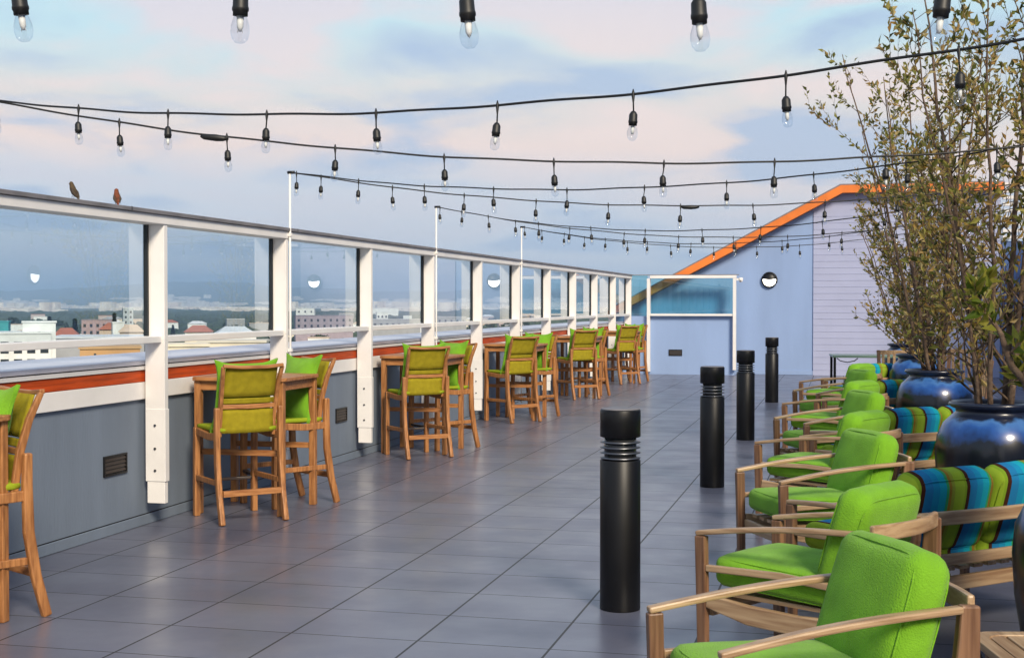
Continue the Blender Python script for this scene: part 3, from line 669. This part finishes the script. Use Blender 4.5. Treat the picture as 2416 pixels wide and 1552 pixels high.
# ------------------------------------------------------------------ string lights
SOCK = MB().lathe([(.003, 0), (.010, -.004), (.0175, -.016), (.0182, -.040), (.0195, -.043), (.0195, -.050), (.0175, -.052), (.0175, -.062)], 14).obj('bulb_socket', 'rubber')
BULB = MB().lathe([(.0125, -.060), (.0155, -.066), (.0215, -.086), (.0222, -.100), (.0185, -.115), (.010, -.1235), (.001, -.1255)], 16, closed=False).obj('bulb_glass', 'bulb', SOCK)
MB().lathe([(.0085, -.062), (.0075, -.088), (.003, -.098)], 8).tube([(-.006, 0, -.10), (-.003, 0, -.085), (.003, 0, -.085), (.006, 0, -.10)], .0009, 4).obj('filament', 'filament', SOCK)  # stem thick and white so the bulb looks lit inside
proto_used = False
def string_light(y0, A1, sag, off, sp_, label, start=(0, 0, 2.852), nmax=20):
    global proto_used
    P0 = Vector((x1 + .03, y0, 2.792)); P1 = Vector(A1); rg = random.Random(int(y0 * 10 + sag * 100 + A1[1] * 7))
    t = thing('string_light', label, 'string light', (0, 0, 0), 0, 'string lights across the terrace')
    n = 160; pts = []
    for i in range(n + 1):
        u = i / n; p = P0.lerp(P1, u); p.z -= 4 * sag * u * (1 - u); p.z += .0025 * math.sin(u * 90 + y0) + .002 * math.sin(u * 41); pts.append(p)
    acc = [0]
    for i in range(n): acc.append(acc[-1] + (pts[i + 1] - pts[i]).length)
    MB().tube(pts, .0060, 6).obj('cord', 'rubber', t)
    s = off; c = 0; dr = MB()
    while s < acc[-1] - .05:
        i = max(j for j in range(n) if acc[j] <= s); q = pts[i].lerp(pts[i + 1], (s - acc[i]) / (acc[i + 1] - acc[i]))
        drop = .075 * rg.uniform(.88, 1.12); tx = rg.uniform(-.008, .008); ty = rg.uniform(-.008, .008)
        m = MB(); m.tube([q + Vector((0, 0, .022)), q, q + Vector((tx * .3, ty * .3, -drop * .5)), q + Vector((tx, ty, -drop))], [.002, .0085, .0035, .0035], 6)
        dr.v += []; 
        h = m.obj('drop_cord', 'rubber', t)
        if not proto_used: b = SOCK; proto_used = True
        else: b = dup(SOCK)
        b.parent = t; b.location = q + Vector((tx, ty, -drop + .002)); b.rotation_euler = (rg.uniform(-.10, .10), rg.uniform(-.10, .10), rg.uniform(0, 6))
        s += sp_; c += 1
    return t, pts
string_light(2.33, (5, 3.9, 2.87), .435, 2.42, .53, 'nearest string of bulbs hanging into the top of the frame')
string_light(6.73, (5, 3.9, 3.4), 0.55, .13, .66, 'string of bulbs rising across the frame to the upper right corner')
tB, pB = string_light(6.73, (5, 8.9, 3.3), 0.6, .80, .62, 'string of bulbs with a black plug, leaving the left pole just under the rising one')
string_light(11.13, (5, 8.9, 3.6), 0.6, .06, .66, 'upper string of bulbs from the tallest white pole in view')
tD, pD = string_light(11.13, (5, 13.5, 3.5), 0.6, .27, .64, 'lower string of bulbs from the tallest white pole in view')
string_light(15.53, (5, 13.5, 3.9), 0.82, .04, .66, 'upper string of bulbs from the second white pole in view')
string_light(15.53, (5, 18.1, 3.7), 0.75, .30, .66, 'lower string of bulbs from the second white pole in view')
string_light(19.93, (5, 18.1, 3.95), 0.78, .04, .66, 'upper string of bulbs from the third white pole in view')
string_light(19.93, (5, 22.6, 3.95), 0.78, .30, .66, 'lower string of bulbs from the third white pole in view')
def plug(par, pts, i):
    d = (pts[i + 2] - pts[i]).normalized(); p = pts[i] - Vector((0, 0, .012))
    MB().tube([p, p + d * .02, p + d * .09, p + d * .13, p + d * .16], [.006, .017, .020, .016, .006], 10).obj('plug', 'rubber', par)
plug(tB, pB, 20); plug(tD, pD, 55)

# ------------------------------------------------------------------ city below
GZ = -30
def gmat():
    m = mat('city_ground', (.075, .085, .05), .95, vscale=.004, col2=(.03, .045, .02)); return m
gb = MB(); gb.add([(-60000, -60000, GZ), (60000, -60000, GZ), (60000, 60000, GZ), (-60000, 60000, GZ)], [(0, 1, 2, 3)]); struct(gb.obj('ground', gmat()))
def polar(a, r): return (r * math.sin(R(a)), r * math.cos(R(a)))
# hills on the horizon
hb = MB(); na, nr = 160, 10; vs = []; fs = []
for i in range(na + 1):
    a = -46 + 60 * i / na
    top = 185 + 85 * noise.noise(Vector((a * .13, 3, 0))) + 42 * noise.noise(Vector((a * .45, 8, 0))) + 12 * noise.noise(Vector((a * 1.7, 1, 0)))
    for j in range(nr + 1):
        u = j / nr; r = 9500 + 9500 * u; prof = (u ** 1.5) * top * 1.45 + 18 * noise.noise(Vector((a * .8, u * 5, 2))) * u; x, y = polar(a, r); vs.append((x, y, GZ - 2 + max(0, min(prof, 410))))
for i in range(na):
    for j in range(nr): c = i * (nr + 1) + j; fs.append((c, c + 1, c + nr + 2, c + nr + 1))
hb.add(vs, fs, True); struct(hb.obj('hills', mat('hill_cover', (.09, .10, .06), .95, vscale=.002, col2=(.05, .07, .04))))
def hillz(a, r):
    top = 185 + 85 * noise.noise(Vector((a * .13, 3, 0))) + 42 * noise.noise(Vector((a * .45, 8, 0))); u = max(0, (r - 9500) / 9500); return GZ - 2 + (u ** 1.5) * top * 1.45
# pale far town on the plain and the lower slopes: one mass
tb = MB(); rg = random.Random(5)
for _ in range(5200):
    a = rg.uniform(-36, 2); r = rg.uniform(4200, 13500)
    if noise.noise(Vector((a * .30, r * .0006, 4))) < -.02: continue
    x, y = polar(a, r); z = hillz(a, r) if r > 9500 else GZ; w = rg.uniform(7, 26) * (1 + r / 9000); h = rg.uniform(5, 12) + (rg.random() < .05) * 22; d = rg.uniform(8, 20)
    tb.box(x - w, x + w, y - d, y + d, z, z + h + (6 if r < 7000 else 4))
struct(tb.obj('far_town', mat('pale_town', (.86, .80, .72), .8, vscale=.02, col2=(.55, .48, .45))), 'stuff')
# tree canopy mass between the houses
cb_ = MB(); NA, NR = 420, 150; vs = []; fs = []
for i in range(NA + 1):
    a = -38 + 42 * i / NA
    for j in range(NR + 1):
        r = 520 * (5200 / 520) ** (j / NR); x, y = polar(a, r); s_ = 1 + r / 1600
        h = 7 + 7 * noise.noise(Vector((x / (14 * s_), y / (14 * s_), 0))) + 6 * noise.noise(Vector((x / (55 * s_), y / (55 * s_), 5))) + 3 * noise.noise(Vector((x / 5, y / 5, 9)))
        h *= 1.15 if noise.noise(Vector((x / 330, y / 330, 3))) > -.18 else .1
        vs.append((x + rg.uniform(-2, 2), y, GZ - 1 + max(0, h)))
for i in range(NA):
    for j in range(NR): c = i * (NR + 1) + j; fs.append((c, c + 1, c + NR + 2, c + NR + 1))
cb_.add(vs, fs)
struct(cb_.obj('woodland', mat('woodland_leaves', (.055, .085, .030), .9, vscale=.06, col2=(.018, .035, .014))), 'stuff')

CM = {}
def cm(c, r=.8):
    if c not in CM: CM[c] = mat('city_paint', c, r, var=.08, vscale=.3)
    return CM[c]
WIN = mat('city_window', (.03, .04, .05), .2)
def house(name, label, x, y, w, d, ztop, wall, roof, kind='flat', group=None, cols=0, rows=0, win=(1.2, 1.5), cat='building'):
    az_ = math.atan2(x, y); t = thing(name, label, cat, (x, y, GZ), -az_ + .15 * ((x * 7) % 3 - 1) * .6, group)
    H = ztop - GZ; wb = MB().box(-w / 2, w / 2, 0, d, 0, H - (1.5 if kind != 'flat' else 0)).obj('wall', cm(wall), t)
    if kind == 'flat': MB().box(-w / 2 - .2, w / 2 + .2, -.2, d + .2, H + .01, H + .35).obj('roof', cm(roof), t)
    else:
        e = .5; MB().add([(-w / 2 - e, -e, H - 1.49), (w / 2 + e, -e, H - 1.49), (w / 2 + e, d + e, H - 1.49), (-w / 2 - e, d + e, H - 1.49), (-w / 4, d / 2, H + .6), (w / 4, d / 2, H + .6)],
                         [(3, 2, 1, 0), (0, 1, 5, 4), (1, 2, 5), (2, 3, 4, 5), (3, 0, 4)]).obj('roof', cm(roof), t)
    for r_ in range(rows):
        for c in range(cols):
            xx = -w / 2 + w * (c + .5) / cols; zz = H - 2.6 - r_ * 3.4 - (0 if kind == 'flat' else 1.2)
            MB().box(xx - win[0] / 2, xx + win[0] / 2, -.06, -.01, zz - win[1] / 2, zz + win[1] / 2).obj('window', WIN, t)
    return t
WHT = (.78, .80, .78); CRM = (.72, .66, .52); RED = (.42, .14, .08); GRY = (.35, .36, .37); TAN = (.50, .30, .13); BEI = (.62, .48, .36)
house('arcade_building', 'white building with rows of tall dark openings seen through the leftmost pane', -158, 229, 17, 14, -4.3, WHT, WHT, cols=7, rows=3, win=(1.5, 2.3))
house('stair_tower', 'white blank rooftop block rising over the arcaded building', -155, 236, 6.2, 5, -2.2, WHT, WHT, cols=1, rows=1, win=(.6, 1.8))
house('teal_building', 'teal-roofed building at the far left edge', -258, 369, 8, 8, -4.2, (.05, .35, .38), (.05, .35, .38))
house('tiled_house', 'low house with red tiled roof right of the white arcaded building', -186, 294, 5.5, 8, -5.0, BEI, RED, 'hip')
house('flat_shed', 'long low building with a pale flat roof in the leftmost pane', -162, 269, 20, 22, -6.1, GRY, (.7, .72, .74))
house('tiled_house', 'wide house with red tiled roof near the right edge of the leftmost pane', -222, 378, 8.5, 9, -5.0, BEI, RED, 'hip')
house('white_block', 'small white rooftop block beside the red tiled roof', -211, 362, 3.4, 4, -4.2, WHT, WHT)
house('beige_house', 'beige hip-roofed house beside the first glass post', -197, 345, 6.5, 8, -5.0, BEI, BEI, 'hip')
house('tan_building', 'tan brick building just over the sill below the leftmost pane', -101, 171, 8.2, 9, -4.8, TAN, (.45, .3, .15), cols=2, rows=1, win=(.3, 4))
house('mauve_block', 'broad dusky pink block beyond the dark cypress', -351, 583, 15, 12, -6.4, (.42, .30, .30), (.3, .25, .26), cols=5, rows=2)
house('cream_building', 'cream building with dark windows over the sill in the second pane', -82, 157, 6, 7, -3.9, CRM, CRM, cols=3, rows=2, win=(.8, .9))
house('cream_building', 'longer cream building with small windows right of the other cream one', -90, 187, 10, 8, -4.3, CRM, (.6, .58, .5), cols=6, rows=2, win=(.8, .9))
house('tiled_house', 'small house with pinkish red roof at the foot of the second pane', -201, 393, 8, 9, -6.0, CRM, (.5, .2, .14), 'hip')
house('white_house', 'house with pale grey sloping roof at the right of the second pane', -145, 304, 9.5, 10, -4.6, WHT, (.66, .70, .74), 'hip')
house('mauve_block', 'wide low mauve building in the third pane', -301, 750, 34, 14, -5.7, (.36, .30, .34), (.28, .25, .3), cols=9, rows=2)
house('pale_block', 'pale distant block in the third pane', -429, 1027, 15, 10, -2.5, WHT, WHT, cols=3, rows=2)
house('white_hall', 'long distant white-roofed hall in the fourth pane', -868, 2463, 60, 40, -8, WHT, (.85, .85, .85))
house('white_block', 'white boxy house low in the fourth pane', -301, 853, 7.5, 7, -4.6, WHT, WHT, cols=3, rows=1)
house('long_block', 'long grey block across the foot of the fourth pane', -227, 665, 25, 10, -6.8, GRY, (.5, .5, .52), cols=8, rows=1)
house('long_block', 'grey flat block in the fifth pane', -256, 864, 20, 10, -7.4, GRY, (.55, .55, .56), cols=5, rows=1)
house('office_tower', 'slim grey tower standing over the trees beside the first post', -466, 812, 6.5, 8, -1.5, (.45, .50, .52), (.75, .8, .82), cols=2, rows=4)
rg = random.Random(77)
n_h = 0
while n_h < 80:
    a = rg.uniform(-34.6, -6); r = rg.uniform(330, 1900); x, y = polar(a, r)
    k_ = rg.random(); w = rg.uniform(9, 20)
    house('far_house', 'small distant town building half sunk among the trees', x, y, w, rg.uniform(8, 14), GZ + rg.uniform(9, 19), rg.choice([WHT, CRM, BEI, (.5, .42, .40), GRY]), rg.choice([RED, GRY, (.6, .6, .6), (.75, .75, .75), BEI]), rg.choice(['flat', 'hip']), 'distant town buildings among the trees', cols=rg.randint(2, 4) if r < 700 else 0, rows=2 if r < 700 else 0)
    n_h += 1

# near and middle-distance town trees
def tree_proto(kind, seed):
    rg = random.Random(seed); t = thing('town_tree', '', 'tree'); H = 16; cr = MB()
    if kind == 'round':
        lobes = [(Vector((rg.uniform(-3, 3), rg.uniform(-3, 3), rg.uniform(8, 13))), rg.uniform(2.2, 3.6)) for _ in range(7)]
        for _ in range(1100):
            c, r_ = rg.choice(lobes); v = Vector((rg.gauss(0, 1), rg.gauss(0, 1), rg.gauss(0, .8))).normalized() * r_ * rg.uniform(.7, 1.05); p = c + v
            a = Vector((rg.uniform(-1, 1), rg.uniform(-1, 1), rg.uniform(-1, 1))).normalized(); b = a.cross(v.normalized()); 
            if b.length < .1: continue
            b.normalize(); s_ = rg.uniform(.35, .7); cr.add([p - a * s_, p + b * s_, p + a * s_, p - b * s_ * .6], [(0, 1, 2, 3)])
        MB().tube([(0, 0, 0), (.1, 0, 6), (0, .2, 10)], [.4, .3, .1], 6).obj('trunk', 'bark', t)
    else:
        for _ in range(900):
            u = rg.random(); rr_ = (1.5 if kind == 'cypress' else 3.2) * (1 - u) ** .8 * (.25 + .75 * min(1, u * 6)); an = rg.uniform(0, 6.28); p = Vector((rr_ * math.cos(an), rr_ * math.sin(an), 1.5 + 17 * u))
            a = Vector((math.cos(an), math.sin(an), rg.uniform(.2, 1.5))).normalized(); b = Vector((-math.sin(an), math.cos(an), 0)); s_ = rg.uniform(.3, .6)
            cr.add([p - a * s_, p + b * s_, p + a * s_, p - b * s_], [(0, 1, 2, 3)])
        MB().tube([(0, 0, 0), (0, 0, 9), (0, 0, 18)], [.35, .2, .03], 6).obj('trunk', 'bark', t)
    cr.obj('crown', 'far_leaf', t); return t
protos = {'round': tree_proto('round', 1), 'cypress': tree_proto('cypress', 2), 'fir': tree_proto('fir', 3)}; pu = set()
def town_tree(kind, x, y, s, label, group=None):
    o = protos[kind] if kind not in pu else dup(protos[kind]); pu.add(kind)
    o.location = (x, y, GZ); o.scale = (s,) * 3; o.rotation_euler = (0, 0, (x * y) % 6); o['label'] = label
    if group: o['group'] = group
town_tree('cypress', *polar(-31.93, 420), 1.45, 'dark pointed conifer standing behind the low pale roofs in the leftmost pane')
town_tree('cypress', *polar(-30.4, 520), 1.50, 'thin dark spire-like conifer right of the centre of the leftmost pane')
town_tree('fir', *polar(-32.9, 620), 1.4, 'dark broad conifer behind the white rooftop block')
town_tree('round', *polar(-31.5, 200), 1.36, 'round green tree showing just over the sill beside the tan building')
town_tree('round', *polar(-25.9, 330), 1.5, 'dark rounded tree beside the pale grey sloping roof')
rg = random.Random(99)
for i in range(110):
    a = rg.uniform(-34.8, -6); r = rg.uniform(300, 1500); x, y = polar(a, r)
    k_ = rg.choice(['round', 'round', 'round', 'fir', 'cypress'])
    town_tree(k_, x, y, rg.uniform(.75, 1.25) * (1.0 if k_ == 'round' else .85), 'distant dark green tree among the town roofs', 'trees among the town roofs')

# ------------------------------------------------------------------ haze
hz = MB().box(-34000, 34000, -3000, 34000, GZ - 1, 400).obj('haze', 'white')
hm = bpy.data.materials.new('haze_air'); hm.use_nodes = True; t = hm.node_tree; t.nodes.clear()
v = N(t, 'ShaderNodeVolumePrincipled'); v.inputs['Color'].default_value = (.58, .76, 1, 1); v.inputs['Density'].default_value = 1.15e-4; v.inputs['Anisotropy'].default_value = .1
o = N(t, 'ShaderNodeOutputMaterial'); t.links.new(v.outputs[0], o.inputs['Volume']); hz.data.materials[0] = hm; hz['kind'] = 'stuff'
SC.cycles.volume_bounces = 2
